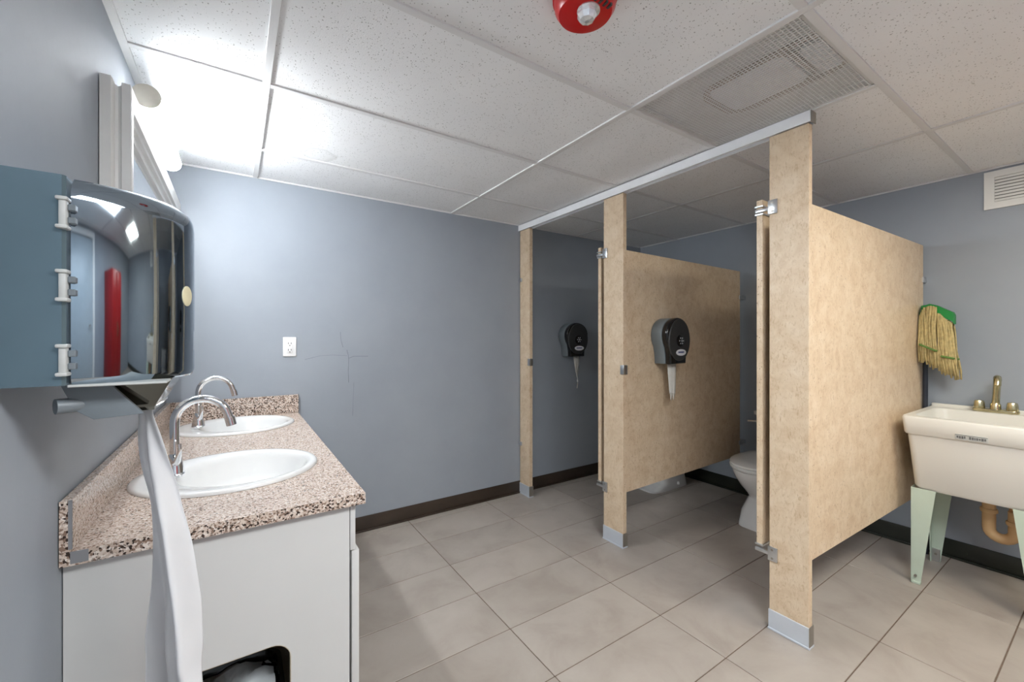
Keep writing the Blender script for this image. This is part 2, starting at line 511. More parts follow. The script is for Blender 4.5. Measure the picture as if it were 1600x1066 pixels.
# entrance door on the near wall (seen only in the dispenser's reflection)
d1 = tag(empty('door_1', (0.55, YN, 0)), 'grey entrance door in white frame behind the viewer', kind='structure')
new('door_leaf', box((-0.42, 0.001, 0.01), (0.42, 0.036, 2.02), 0.003), 'door', d1)
for a, b in (((-0.50, 0.001, 0), (-0.425, 0.05, 2.04)), ((0.425, 0.001, 0), (0.50, 0.05, 2.04)), ((-0.50, 0.001, 2.04), (0.50, 0.05, 2.11))):
    new('door_frame', box(a, b, 0.004), 'frame', d1)
hd = new('door_handle', tube([(0.34, 0.036, 1.0), (0.34, 0.085, 1.0), (0.25, 0.09, 1.0)], 0.011), 'chrome', d1)

# ================================================================== STALL FRONT
hr = tag(empty('header_rail', (PX, (0.717 + YF) / 2, 2.105)), 'white metal header rail running above the stall fronts to the far wall', 'rail')
Ly = (YF - 0.717) / 2
new('rail_channel', prism([(-0.012, 0), (-0.012, 0.0445), (0.036, 0.0445), (0.036, 0), (0.030, 0), (0.030, 0.012), (-0.006, 0.012), (-0.006, 0)],
    'y', -Ly, Ly - 0.001), 'headrail', hr)
new('rail_end_cap', box((-0.010, -Ly - 0.003, -0.002), (0.034, -Ly, 0.0445), 0.001, 1), 'steel_dark', hr)

def hinge(parent, z, yedge, ydoor, low):
    """pivot hinge: plate on the pilaster face, knuckle and arms reaching to the open door"""
    h = new('hinge_plate', box((PX - 0.008, yedge - 0.006, z - 0.028), (PX, yedge + 0.034, z + 0.028), 0.002), 'steel', parent)
    k = 1
    new('hinge_screw', tube([(PX - 0.010, yedge + 0.02, z + 0.017), (PX - 0.007, yedge + 0.02, z + 0.017)], 0.0045, 8), 'steel_dark', h)
    new('hinge_screw', tube([(PX - 0.010, yedge + 0.02, z - 0.017), (PX - 0.007, yedge + 0.02, z - 0.017)], 0.0045, 8), 'steel_dark', h)
    new('hinge_arm', box((PX - 0.006, yedge + 0.034, z - 0.010), (PX + 0.016, ydoor + 0.030, z + 0.004), 0.002), 'steel', parent)
    new('hinge_pin', tube([(PX + 0.005, ydoor + 0.012, z - 0.02), (PX + 0.005, ydoor + 0.012, z + 0.018)], 0.006, 10), 'chrome', parent)
    return h
def pilaster(y0, y1, label):
    o = empty('stall_pilaster', (PX + 0.015, (y0 + y1) / 2, 0))
    tag(o, label, 'pilaster', 'stall pilasters')
    hw = (y1 - y0) / 2
    new('post_panel', box((-0.0148, -hw, 0.004), (0.0148, hw, 2.105), 0.0012, 1), 'part', o)
    sh = new('shoe', box((-0.019, -hw - 0.003, 0), (0.019, hw + 0.003, 0.085), 0.0015, 1), 'shoe', o)
    new('shoe_rim', box((-0.022, -hw - 0.005, 0), (0.022, hw + 0.005, 0.009), 0.0015, 1), 'shoe', sh)
    new('shoe_edge', box((-0.0195, -hw - 0.004, 0.009), (0.0195, -hw - 0.001, 0.087), 0.0005, 1), 'steel_dark', sh)
    return o
p1 = pilaster(2.622, 2.752, 'narrow beige stall post against the far wall')
p2 = pilaster(1.682, 1.838, 'beige stall post between the two stalls')
p3 = pilaster(0.726, 0.874, 'widest-looking beige stall post at the open end near the utility sink')
def local(o, me_o):
    me_o.location = me_o.location - o.location
for z in (1.71, 0.40):                       # wall brackets of the first pilaster
    b = new('wall_bracket', box((-0.024, 0.035, z - 0.014), (-0.014, 0.068, z + 0.014), 0.001, 1), 'steel', p1)
def keeper(p, yl):
    new('door_keeper', box((-0.022, yl - 0.010, 1.03), (0.012, yl + 0.018, 1.085), 0.002), 'steel', p)
keeper(p1, -0.066)
keeper(p2, -0.079)

def divider(name, y0, y1, x1, z0, z1, label):
    o = tag(empty(name, (PX + 0.031, y0, z0)), label, 'panel', 'stall divider panels')
    L = math.hypot(x1 - PX - 0.031, y1 - y0)
    o.rotation_euler.z = math.atan2(y1 - y0, x1 - PX - 0.031)
    new('panel_board', box((0.001, -0.0125, 0), (L, 0.0125, z1 - z0), 0.0012, 1), 'part', o)
    for z in (0.10, 1.24):
        br = new('wall_bracket', box((L - 0.02, -0.019, z - 0.016), (XR - PX - 0.031 - 0.004, -0.0126, z + 0.016), 0.001, 1), 'steel', o)
        new('bracket_tab', box((L - 0.02, 0.0126, z - 0.016), (XR - PX - 0.031 - 0.004, 0.019, z + 0.016), 0.001, 1), 'steel', br)
    return o
dv2 = divider('stall_divider', 1.698, 1.742, 3.30, 0.325, 1.77, 'beige flecked divider panel between the stalls, carrying a tissue dispenser')
dv3 = divider('stall_divider', 0.741, 0.706, 3.345, 0.345, 1.787, 'large beige divider panel beside the mop and utility sink')
# inner pilaster brackets holding the panels are hidden; doors stand open into the stalls
def stall_door(yh, hd, label):
    o = tag(empty('stall_door', (PX + 0.012, yh, 0.335)), label, 'door', 'open stall doors')
    new('door_board', box((0, -0.0125, 0.006), (0.60, 0.0125, hd), 0.0012, 1), 'part', o)
    for z, nm in ((hd - .063, 'top'), (0.004, 'low')):
        a = new('hinge_wrap', box((-0.006, -0.017, z - 0.004), (0.07, 0.017, z + 0.004), 0.001, 1), 'steel', o)
        if nm == 'top':
            new('hinge_wrap', box((-0.008, -0.017, z + 0.030), (0.07, 0.017, z + 0.037), 0.001, 1), 'steel', o)
    new('latch_knob', lathe([(0.012, 0), (0.014, 0.008), (0.010, 0.016), (0.004, 0.018)], 14), 'chrome', o, (0.56, 0.013, 0.72)).rotation_euler.x = -PI / 2
    return o
sd1 = stall_door(1.885, 1.482, 'beige stall door swung open into the stall beside the far wall')
sd2 = stall_door(0.920, 1.515, 'beige stall door swung open into the stall with the visible toilet')
for p, yh, ye in ((p2, 1.885, 1.838), (p3, 0.920, 0.874)):
    for z in (1.803 - (.033 if p is p2 else 0), 0.325):
        pl = new('hinge_plate', box((PX - 0.0075, ye - 0.034, z - 0.03), (PX - 0.0005, ye + 0.004, z + 0.03), 0.002), 'steel', p, -Vector((PX + 0.015, p.location.y, 0)))
        for dz in (0.018, -0.018):
            new('hinge_screw', tube([(PX - 0.0095, ye - 0.014, z + dz), (PX - 0.006, ye - 0.014, z + dz)], 0.005, 8), 'steel_dark', pl)
        new('hinge_arm', box((PX - 0.004, ye + 0.002, z - 0.011), (PX + 0.010, yh + 0.012, z + 0.004), 0.002), 'steel', p, -Vector((PX + 0.015, p.location.y, 0)))

# ================================================================== TOILETS
def egg(xf, xb, hw, z, n=28, p=1.0):
    """closed outline: x from xf (front, negative) to xb (back)"""
    cx = xb + (xf - xb) * 0.42
    out = []
    for k in range(n):
        t = 2 * PI * k / n
        c, s = math.cos(t), math.sin(t)
        a = (cx - xf) if c > 0 else (xb - cx)
        e = 0.85 if c > 0 else 0.55
        out.append((cx - a * (abs(c) ** e) * (1 if c > 0 else -1), hw * (abs(s) ** p) * (1 if s >= 0 else -1), z))
    return out
def toilet(yc, label, foot=False):
    o = tag(empty('toilet', (XR - 0.012, yc, 0)), label, 'toilet', 'white toilets')
    def sq(xf, xb, hw, z, n=28):                      # squared-off pedestal section
        cx = xb + (xf - xb) * 0.42
        out = []
        for k in range(n):
            t = 2 * PI * k / n
            c, q = math.cos(t), math.sin(t)
            a = (cx - xf) if c > 0 else (xb - cx)
            out.append((cx - a * (abs(c) ** .38) * (1 if c > 0 else -1), hw * (abs(q) ** .45) * (1 if q >= 0 else -1), z))
        return out
    low = [sq(-.60, -.14, .112, 0), sq(-.60, -.14, .112, .012), sq(-.47, -.15, .104, .045), sq(-.44, -.16, .090, .10)] if foot else \
          [sq(-.588, -.14, .128, 0), sq(-.586, -.14, .126, .02), sq(-.572, -.15, .114, .10)]
    secs = [(-.556, -.14, .098, .195), (-.575, -.12, .118, .225), (-.630, -.10, .150, .28), (-.672, -.09, .171, .335), (-.690, -.08, .181, .375), (-.690, -.08, .181, .388), (-.66, -.10, .160, .392)]
    new('bowl', loft(low + [egg(*s) for s in secs]), 'porcelain', o)
    st = new('seat', loft([egg(-.692, -.19, .184, 0.392), egg(-.698, -.185, .189, 0.398), egg(-.698, -.185, .189, 0.408), egg(-.692, -.19, .184, 0.413)]), 'porcelain', o)
    ld = new('lid', loft([egg(-.694, -.17, .186, 0.415), egg(-.699, -.165, .190, 0.421), egg(-.697, -.167, .188, 0.430), egg(-.675, -.19, .168, 0.438), egg(-.60, -.25, .11, 0.441)]), 'porcelain', o)
    new('hinge', box((-.195, -.09, 0.413), (-.165, -.05, 0.432), .004), 'porcelain', ld)
    new('hinge', box((-.195, .05, 0.413), (-.165, .09, 0.432), .004), 'porcelain', ld)
    tk = new('tank', loft([[(x, y, z) for x, y in rrect(-.19 + i, -.008, -.165 - k, .165 + k, .035)] for z, i, k in ((.40, .012, 0), (.42, 0, .006), (.68, -.004, .014))]), 'porcelain', o)
    new('tank_lid', loft([[(x, y, z) for x, y in rrect(-.205 + i, -.004, -.196 + i, .196 - i, .035)] for z, i in ((.68, .006), (.686, 0), (.708, 0), (.716, .01))]), 'porcelain', o)
    new('flush_lever', tube([(-.19, .13, .645), (-.215, .13, .645), (-.222, .145, .643), (-.225, .215, .636)], [.010, .009, .008, .007], 10), 'chrome', tk)
    for s in (-1, 1):
        new('bolt_cap', lathe([(.014, 0), (.014, .01), (.008, .02), (.002, .022)], 12), 'porcelain', o, (-.30, s * .112, .03))
    return o
t1 = toilet(2.225, 'white toilet in the stall by the far wall, only its foot showing below the panel', True)
t2 = toilet(1.375, 'white toilet with closed lid showing between the open stall posts')

# ================================================================== TISSUE DISPENSERS (front faces local -Y, back on local y=0)
def tp_outline(wd, hgt, inset=0.0):
    out = []
    hw, n = wd / 2 - inset, 22
    top = hgt / 2 - inset
    for k in range(n + 1):                               # rounded crown, tapering to straight feet
        t = math.radians(-38 + (180 + 76) * k / n)
        out.append((hw * math.cos(t), 0.038 + (top - 0.038) * math.sin(t) if math.sin(t) > 0 else 0.038 + 0.125 * math.sin(t)))
    zb = -hgt / 2 + inset
    return [(hw * 0.66, zb)] + [(hw * 0.70, -0.085)] + out + [(-hw * 0.70, -0.085), (-hw * 0.66, zb)]
def tissue_dispenser(x, y, z, rot, label):
    o = tag(empty('tissue_dispenser', (x, y, z)), label, 'dispenser', 'tissue dispensers')
    o.rotation_euler.z = rot
    W, Hh = 0.235, 0.285
    new('back_shell', prism(tp_outline(W, Hh), 'y', -0.078, -0.001, 0.004), 'dgrey', o)
    new('cover', prism(tp_outline(W + 0.004, Hh + 0.002), 'y', -0.122, -0.078, 0.012), 'black', o)
    fc = [(0.110 * math.cos(2 * PI * k / 36), 0.002 + (0.134 if math.sin(2 * PI * k / 36) > 0 else 0.126) * math.sin(2 * PI * k / 36)) for k in range(36)]
    face = new('front_face', prism(fc, 'y', -0.130, -0.115, 0.005), 'blackmatte', o)
    k = new('lock_dial', lathe([(0.036, 0), (0.036, 0.006), (0.030, 0.009), (0.010, 0.009), (0.009, 0.011), (0.003, 0.011)], 20), 'black', o, (0.0, -0.130, 0.0))
    k.rotation_euler.x = PI / 2
    for a in range(0, 360, 60):
        ca, sa = math.cos(math.radians(a)), math.sin(math.radians(a))
        new('dial_mark', box((-0.004, -0.004, -0.0095), (0.004, 0.004, -0.007), 0.0008, 1), 'whitelabel', k, (0.019 * ca, 0.019 * sa, 0.0165))
    new('keyhole', lathe([(0.008, 0), (0.008, 0.002), (0.004, 0.002)], 12), 'steel', k, (0, 0, 0.0105))
    el = [(0.052 * math.cos(2 * PI * i / 28), 0.020 * math.sin(2 * PI * i / 28)) for i in range(28)]
    lb = new('oval_label', prism(el, 'y', -0.1325, -0.129), 'whitelabel', o, (0.008, 0, -0.072))
    random.seed(3)
    xx = -0.032
    while xx < 0.028:                                    # row of tiny unreadable letters
        wd = random.uniform(0.004, 0.006)
        new('letter', box((xx, -0.1331, -0.004 + random.uniform(0, .002)), (xx + wd, -0.1325, 0.006)), 'blueprint', lb)
        xx += wd + 0.0012
    return o
tissue_dispenser(2.425, YF - 0.0005, 1.232, 0, 'black oval tissue dispenser on the blue-grey wall of the first stall')
tissue_dispenser(2.285, 1.696, 1.228, math.atan2(1.742 - 1.698, 3.30 - PX - 0.031), 'black oval tissue dispenser on the beige divider panel')
def strip(rows, name, label, group, split=None):
    """thin hanging paper: rows of (z, xl, xr, y, twist)"""
    bm = bmesh.new(); n = 8
    grid = []
    for z, xl, xr, y, tw in rows:
        grid.append([bm.verts.new((xl + (xr - xl) * k / n, y + tw * (k / n - 0.5) + 0.002 * math.sin(k * 1.9), z - (0.0 if split is None or z > rows[-1][0] + 1e-6 else (0.05 * abs(math.sin(k / n * 2 * PI))) - 0.035))) for k in range(n + 1)])
    for A, B in zip(grid, grid[1:]):
        for k in range(n): bm.faces.new((A[k], A[k + 1], B[k + 1], B[k]))
    me = fin(bm, name, True)
    o = new(name, me, 'paper')
    m = o.modifiers.new('thick', 'SOLIDIFY'); m.thickness = 0.0012
    return tag(o, label, 'toilet paper', group)
g = 'toilet paper tails'
strip([(1.105, 2.405, 2.475, 2.675, 0), (1.03, 2.41, 2.475, 2.672, .008), (.96, 2.42, 2.472, 2.672, .02), (.90, 2.436, 2.462, 2.672, .03), (.875, 2.444, 2.458, 2.672, .03), (.85, 2.438, 2.468, 2.672, .02), (.815, 2.432, 2.462, 2.672, .02)],
      'toilet_paper', 'narrow twisted tail of toilet paper hanging in front of the blue-grey wall', g)
strip([(1.10, 2.245, 2.335, 1.628, 0), (1.04, 2.245, 2.335, 1.626, .004), (.98, 2.25, 2.334, 1.625, .006), (.93, 2.253, 2.331, 1.624, .008), (.895, 2.256, 2.328, 1.624, .008), (.865, 2.262, 2.322, 1.624, .008)],
      'toilet_paper', 'forked torn tail of toilet paper hanging against the beige panel', g, split=True)

# ================================================================== UTILITY SINK, FAUCET, MOP
SY0, SY1 = 0.195, 0.662
us = tag(empty('utility_sink', (3.08, (SY0 + SY1) / 2, 0)), 'white plastic utility sink on pale green tapered steel legs', 'sink')
def R(x0, x1, y0, y1, z, r=0.03):
    return [(x - 3.08, y - (SY0 + SY1) / 2, z) for x, y in rrect(x0, x1, y0, y1, r)]
XB = XR - 0.012
new('tub', loft([R(2.885, XB - .02, SY0 + .04, SY1 - .038, .482, .03), R(2.872, XB - .012, SY0 + .03, SY1 - .03, .50, .03), R(2.824, XB - .004, SY0 + .014, SY1 - .014, .765, .03),
                 R(2.822, XB - .004, SY0 + .014, SY1 - .014, .80, .03), R(2.85, XB - .10, SY0 + .035, SY1 - .035, .80, .05), R(2.90, XB - .14, SY0 + .07, SY1 - .07, .53, .06)]), 'tub', us)
new('rim', loft([R(2.818, XB, SY0 + .010, SY1 - .010, .765, .02), R(2.812, XB, SY0 + .006, SY1 - .006, .772, .02), R(2.797, XB, SY0, SY1, .848, .02), R(2.801, XB - .002, SY0 + .004, SY1 - .004, .856, .02),
                 R(2.845, XB - .11, SY0 + .035, SY1 - .035, .856, .05), R(2.855, XB - .12, SY0 + .045, SY1 - .045, .80, .05)], caps=False), 'tub', us)
new('back_ledge', box((XB - .028 - 3.08, SY0 - .4285 + .002, .850), (XB - 3.08, SY1 - .4285 - .002, .872), .006, 3), 'tub', us)
lbl = new('label_plate', box((-.002, -.052, -.013), (.002, .052, .013), .001, 1), 'pale', us, (2.8085 - 3.08, -.006, .784))
lbl.rotation_euler.y = math.radians(-11)
random.seed(11)
yy = .046
while yy > -.046:
    wd = random.uniform(.004, .008)
    if random.random() < .85:
        new('letter', box((-.0032, yy - wd, -.007 + random.uniform(0, .003)), (-.0018, yy, .007 - random.uniform(0, .003))), 'labelgrey', lbl)
    yy -= wd + .0018
new('label_border', box((-.003, -.051, .0105), (-.0018, .051, .0125)), 'labelgrey', lbl)
def leg(x, ys, sgn):
    """tapered angle-iron leg: wide flange across Y and flange along X"""
    a = new('leg', prism([(0, .0), (sgn * .034, .0), (sgn * .090, .486), (0, .486)] if sgn > 0 else [(0, 0), (0, .486), (sgn * .090, .486), (sgn * .034, 0)], 'x', -.0015, .0015), 'leg', us, (x - 3.08, ys - .4285, 0))
    s2 = 1 if x < 3.1 else -1
    new('leg_flange', prism([(0, 0), (s2 * .03, 0), (s2 * .06, .486), (0, .486)], 'y', -.0015, .0015), 'leg', a)
    f = new('leveller', box((-.006, min(0, sgn * .034), .0), (.022, max(0, sgn * .034), .07 if x > 3.1 else .012), .002, 1), 'steel' if x > 3.1 else 'leg', a)
    new('foot_bolt', tube([(-.009, sgn * .017, .042), (.0, sgn * .017, .042)], .006, 10), 'steel_dark', a)
for x in (2.872, 3.255):
    leg(x, SY1 - .022, -1)
    leg(x, SY0 + .022, 1)
# waste trap
yc = .407
tr = [(3.10, yc, .483), (3.10, yc, .33)] + [(3.10 + .0 + .0, yc - .042 + .042 * math.cos(a), .31 - .042 * math.sin(a)) for a in [PI * k / 10 for k in range(11)]] + [(3.10, yc - .084, .40), (3.10, yc - .084, .41)]
new('drain_trap', tube([(x - 3.08, y - .4285, z) for x, y, z in tr], .024, 16), 'pvc', us)
for y, z in ((yc, .385), (yc - .084, .345)):
    new('slip_nut', lathe([(.029, 0), (.031, .004), (.031, .016), (.029, .020)], 12), 'pvc', us, (3.10 - 3.08, y - .4285, z))
new('drain_arm', tube([(.02, yc - .084 - .4285, .41), (.04, yc - .084 - .4285, .435), (.10, yc - .084 - .4285, .44), (.285, yc - .084 - .4285, .44)], .021, 14), 'pvc', us)
for dy, bend in ((-.03, .02), (.06, -.02)):
    new('supply_hose', tube([(.22, dy, .50), (.20, dy + bend, .44), (.22, dy + bend * 2, .40), (.285, dy + bend * 2, .39)], .006, 8), 'steel_dark', us)

uf = tag(empty('sink_faucet', (3.305, .411, .857)), 'small brass-toned two-handle faucet on the utility sink ledge', 'faucet')
new('deck_plate', prism(rrect(-.024, .024, -.082, .082, .022), 'z', 0.0, .016, .005), 'brass', uf)
for s in (-1, 1):
    new('knob', lathe([(.021, .014), (.022, .020), (.020, .046), (.017, .056), (.006, .059)], 14, angle=.4), 'brass', uf, (0, s * .057, 0))
new('spout_collar', lathe([(.021, .012), (.020, .040), (.016, .048)], 14), 'brass', uf)
new('spout', tube([(0, 0, .04), (-.003, -.003, .09), (-.010, -.006, .14), (-.025, -.010, .172), (-.045, -.012, .182), (-.064, -.014, .170), (-.070, -.015, .145)], [.015, .014, .014, .015, .015, .014, .014], 14), 'brass', uf)
hb = tag(empty('hose_fitting', (3.29, .285, .857)), 'brass fitting at the sink edge beside the faucet', 'fitting')
new('fitting_base', lathe([(.02, 0), (.02, .012), (.014, .016)], 12), 'brass', hb)
new('fitting_body', tube([(0, 0, .014), (0, 0, .032), (-.012, -.004, .040)], .010, 10), 'brass', hb)

mp = tag(empty('mop', (3.30, .676, 0)), 'upside-down string mop with green head and dark blue handle leaning by the panel', 'mop')
new('handle', tube([(0.02, .001, .001), (.012, .002, .8), (.006, 0, 1.40)], .0115, 12), 'mophandle', mp)
# head band arches over the top, yarn falls on both sides of it
band = [(-.03, .012, 1.385), (-.034, -.004, 1.428), (-.04, -.030, 1.437), (-.046, -.062, 1.425), (-.05, -.095, 1.402), (-.052, -.122, 1.385), (-.052, -.128, 1.370)]
bm = bmesh.new()
L1, L2, L3, L4 = [], [], [], []
for x, y, z in band:
    for L, dx, dz in ((L1, -.022, 0), (L2, .024, 0), (L3, .024, -.028 - .022 * (y < -.04)), (L4, -.024, -.028 - .022 * (y < -.04))):
        L.append((x + dx, y, z + dz))
me = loft([[a, b, c, d] for a, b, c, d in zip(L1, L2, L3, L4)], angle=.6)
new('head_band', me, 'green', mp)
new('head_clamp', tube([(.004, .0, 1.33), (-.004, .0, 1.40), (-.02, -.004, 1.425)], [.014, .018, .018], 10), 'green', mp)
bm = bmesh.new()
random.seed(5)
ns = 110
for k in range(ns):
    f = (k + random.random()) / ns
    i = f * (len(band) - 1.001); a = int(i); q = Vector(band[a]).lerp(Vector(band[a + 1]), i - a)
    left = f < .46
    layer = random.choice((-1, -1, -1, 1))
    x0 = q.x + layer * (.024 + random.random() * .008)
    zs = q.z - (.012 if left else .046)
    yb = (.012 - .165 * f if left else -.076 - .135 * (f - .46)) + random.uniform(-.005, .005)
    zb = (1.14 - .11 * f if left else 1.075 - .07 * (f - .46)) + random.uniform(-.025, .015)
    ys = q.y - .004 if left else -.066 - .10 * (f - .46)
    pts = []
    for t in (0, .12, .3, .5, .7, .85, 1.0):
        z = zs + (zb - zs) * t
        y = ys + (yb - ys) * t + .003 * math.sin(t * 9 + k)
        x = x0 + layer * (.022 * math.sin(t * 2.4)) + .003 * math.sin(t * 7 + k * 2)
        pts.append((x, min(y, .010), z))
    add_tube(bm, pts, .0042, 5)
s = new('yarn_strands', fin(bm, 'yarn', True), 'yarn', mp); s['kind'] = 'stuff'
for ya, yb2, za, zb2 in ((.010, -.074, 1.212, 1.172), (-.076, -.143, 1.150, 1.132)):
    new('tail_band', tube([(-.060, ya, za), (-.106, ya - .012, za - .005), (-.113, (ya + yb2) / 2, (za + zb2) / 2), (-.110, yb2 + .012, zb2 + .004), (-.065, yb2, zb2)], .0058, 8), 'greenband', mp)

# ================================================================== WALL REGISTER, RETURN GRILLE, ALARM, LIGHTS
wv = tag(empty('wall_register', (XR, .375, 2.036)), 'white slotted air register high on the wall above the utility sink', 'vent')
new('face_plate', plate_with_hole([(-.085, -.1), (.085, -.1), (.085, .1), (-.085, .1)], [(-.058, -.066), (.048, -.066), (.048, .066), (-.058, .066)], 'x', -.012, -.0005), 'ventwhite', wv)
new('backing', box((-.002, -.058, -.066), (-.0005, .048, .066)), 'slit', wv)
for k in range(8):
    z = -.066 + (k + .5) * .132 / 8
    sl = new('slat', box((-.0012, -.0575, -.0068), (.0012, .0475, .0068), .0006, 1), 'ventwhite', wv, (-.0095, 0, z))
    sl.rotation_euler.y = math.radians(14)

rg = tag(empty('return_grille', ((VX0 + VX1) / 2, (VY0 + VY1) / 2, H + .004)), 'square grey lattice return-air grille in the ceiling above the stall post', 'vent')
hx = (VX1 - VX0) / 2 - .013
bm = bmesh.new()
nb = 46
for k in range(nb + 1):
    q = -hx + 2 * hx * k / nb
    add_box(bm, (q - .0013, -hx, 0), (q + .0013, hx, .0025))
    add_box(bm, (-hx, q - .0013, .0003), (hx, q + .0013, .0023))
s = new('lattice', fin(bm, 'lattice'), 'lattice', rg); s['kind'] = 'stuff'
for a, b in (((-hx, -hx - .0002, 0), (hx, -hx + .008, .014)), ((-hx, hx - .008, 0), (hx, hx, .014)), ((-hx, -hx, 0), (-hx + .008, hx, .014)), ((hx - .008, -hx, 0), (hx, hx, .014))):
    new('grille_edge', box(a, b), 'lattice', rg)
new('plenum_board', box((-hx, -hx, .034), (hx, hx, .040)), 'plenum', rg)
dp = new('duct_panel', prism(rrect(-.12, .10, -.17, .10, .05, 8), 'z', .018, .032, .004), 'duct', rg)
new('duct_panel', prism(rrect(-.10, .10, -.27, -.20, .03, 8), 'z', .018, .032, .004), 'duct', rg)
def ring(x0, x1, y0, y1, r, rad, z):
    p = [(x, y, z) for x, y in rrect(x0, x1, y0, y1, r, 8)]
    return tube(p + [p[0], p[1]], rad, 8)
new('duct_collar', ring(-.135, .115, -.185, .115, .06, .010, .024), 'dirt', rg)
new('duct_collar', ring(-.13, .13, -.29, .13, .08, .008, .028), 'dirt', rg)

fa = tag(empty('fire_alarm', (.772, .812, H)), 'red ceiling-mounted fire alarm with a clear strobe lens', 'alarm')
new('alarm_base', lathe([(.086, 0), (.086, -.008), (.078, -.012)], 40), 'red', fa)
new('alarm_body', lathe([(.082, -.010), (.080, -.030), (.070, -.046), (.055, -.050), (.005, -.050)], 40), 'red', fa)
ln = new('strobe_lens', lathe([(.026, -.046), (.026, -.060), (.019, -.072), (.006, -.076)], 9, angle=.2), 'lens', fa, (-.005, -.012, 0))
new('lens_bezel', lathe([(.030, -.046), (.030, -.053), (.026, -.053)], 24), 'lens', fa, (-.005, -.018, 0))
for k in range(5):
    new('sound_slot', box((-.03 + k * .015 - .003, -.066, -.0515), (-.03 + k * .015 + .003, -.050, -.0455)), 'slot', fa)
new('screw', lathe([(.004, -.049), (.004, -.0515), (.001, -.0515)], 8), 'slot', fa, (-.052, -.03, 0.004))

vl = tag(empty('vanity_light', (-.24, 2.072, 2.022)), 'lit cylindrical vanity light bar above the mirror', 'light')
Lb, rb = .31, .037
new('lamp_lens', tube([(0, -Lb + .003, 0), (0, -.005, 0)], rb - .001, 32), 'lamp', vl)
new('lamp_lens', tube([(0, .005, 0), (0, Lb - .012, 0), (0, Lb - .004, 0)], [rb - .001, rb - .001, rb - .008], 32), 'lamp', vl)
new('end_cap', tube([(0, -Lb - .003, 0), (0, -Lb + .003, 0)], rb, 32), 'capwhite', vl)
new('end_cap', tube([(0, Lb - .004, 0), (0, Lb + .002, 0)], rb - .007, 32), 'capwhite', vl)
new('centre_ring', tube([(0, -.005, 0), (0, .005, 0)], rb + .0012, 32), 'capwhite', vl)
def blocker_arc(a0, a1, r0, r1, n=14):
    P = [math.radians(a0 + (a1 - a0) * k / n) for k in range(n + 1)]
    return [(r1 * math.cos(t), r1 * math.sin(t)) for t in P] + [(r0 * math.cos(t), r0 * math.sin(t)) for t in reversed(P)]
new('light_blocker', prism(blocker_arc(45, 200, rb - .0005, rb + .0015), 'y', -Lb + .002, Lb - .006, sm=True), 'frame', vl)  # added opaque shell, keeps the bar from burning out ceiling and wall
new('back_plate', box((-.0598, -.25, -.030), (-.030, .25, .030), .004), 'frame', vl)

def troffer(x0, x1, y0, y1, mat, label):
    o = tag(empty('ceiling_light', ((x0 + x1) / 2, (y0 + y1) / 2, H)), label, 'light', 'ceiling troffers')
    a, b = (x1 - x0) / 2 - .015, (y1 - y0) / 2 - .015
    new('light_frame', plate_with_hole([(-a, -b), (a, -b), (a, b), (-a, b)], [(-a + .025, -b + .025), (a - .025, -b + .025), (a - .025, b - .025), (-a + .025, b - .025)], 'z', .004, .02), 'grid', o)
    new('diffuser', box((-a + .023, -b + .023, .010), (a - .023, b - .023, .014)), mat, o)
troffer(TX0, TX1, TY0, TY1, 'troffer', 'square lit ceiling troffer behind the viewer on the utility sink side')
troffer(UX0, UX1, TY0, TY1, 'added_fill', 'long added fill light panel in the ceiling behind the viewer on the vanity side')

# ================================================================== VANITY
YV, CZ, CXF = 1.205, .808, .303
vc = tag(empty('vanity_cabinet', (-.02, 1.98, 0)), 'white vanity cabinet with a waste opening cut in its end panel', 'cabinet')
def V(a, b, bev=0.0): 
    o = Vector((-.02, 1.98, 0)); return box(Vector(a) - o, Vector(b) - o, bev)
hole = [(x + .02, z) for x, z in rrect(-.155, .120, .20, .453, .045, 6)]
ep = new('end_panel', plate_with_hole([(-.278, .0), (.286, .0), (.286, .777), (-.278, .777)], hole, 'y', 1.228 - 1.98, 1.247 - 1.98), 'cabinet', vc)
eo = [(x + .02, z) for x, z in rrect(-.1548, .1198, .2002, .4528, .045, 6)]
ei = [(x + .02, z) for x, z in rrect(-.1535, .1185, .2015, .4515, .044, 6)]
new('cut_edge', plate_with_hole(eo, ei, 'y', 1.2285 - 1.98, 1.2465 - 1.98), 'cabinet_in', ep)
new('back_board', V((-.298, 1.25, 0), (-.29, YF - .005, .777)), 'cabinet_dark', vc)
new('base_board', V((-.29, 1.247, .0), (.24, YF - .012, .10)), 'cabinet', vc)
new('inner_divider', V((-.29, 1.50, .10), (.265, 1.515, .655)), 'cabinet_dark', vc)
new('far_panel', V((-.29, YF - .026, .10), (.265, YF - .008, .777)), 'cabinet', vc)
new('top_rail', V((.268, 1.228, .645), (.282, YF - .008, .777), .001), 'cabinet', vc)
new('bottom_rail', V((.25, 1.25, .06), (.266, YF - .008, .12), .001), 'cabinet', vc)
n = 4
wd = (YF - .02 - 1.232) / n
for k in range(n):
    y0 = 1.232 + k * wd
    dd = new('door', V((.273, y0 + .0015, .08), (.294, y0 + wd - .0015, .640), .003), 'cabinet', vc)
    new('knob', lathe([(.006, 0), (.006, .012), (.013, .018), (.012, .024), (.003, .026)], 12), 'steel', dd, (.314, y0 + (wd - .03 if k % 2 == 0 else .03) - 1.98, .56)).rotation_euler.y = PI / 2

ct = tag(empty('countertop', (0, 1.98, CZ)), 'speckled beige granite-look countertop with backsplash along the wall', 'countertop')
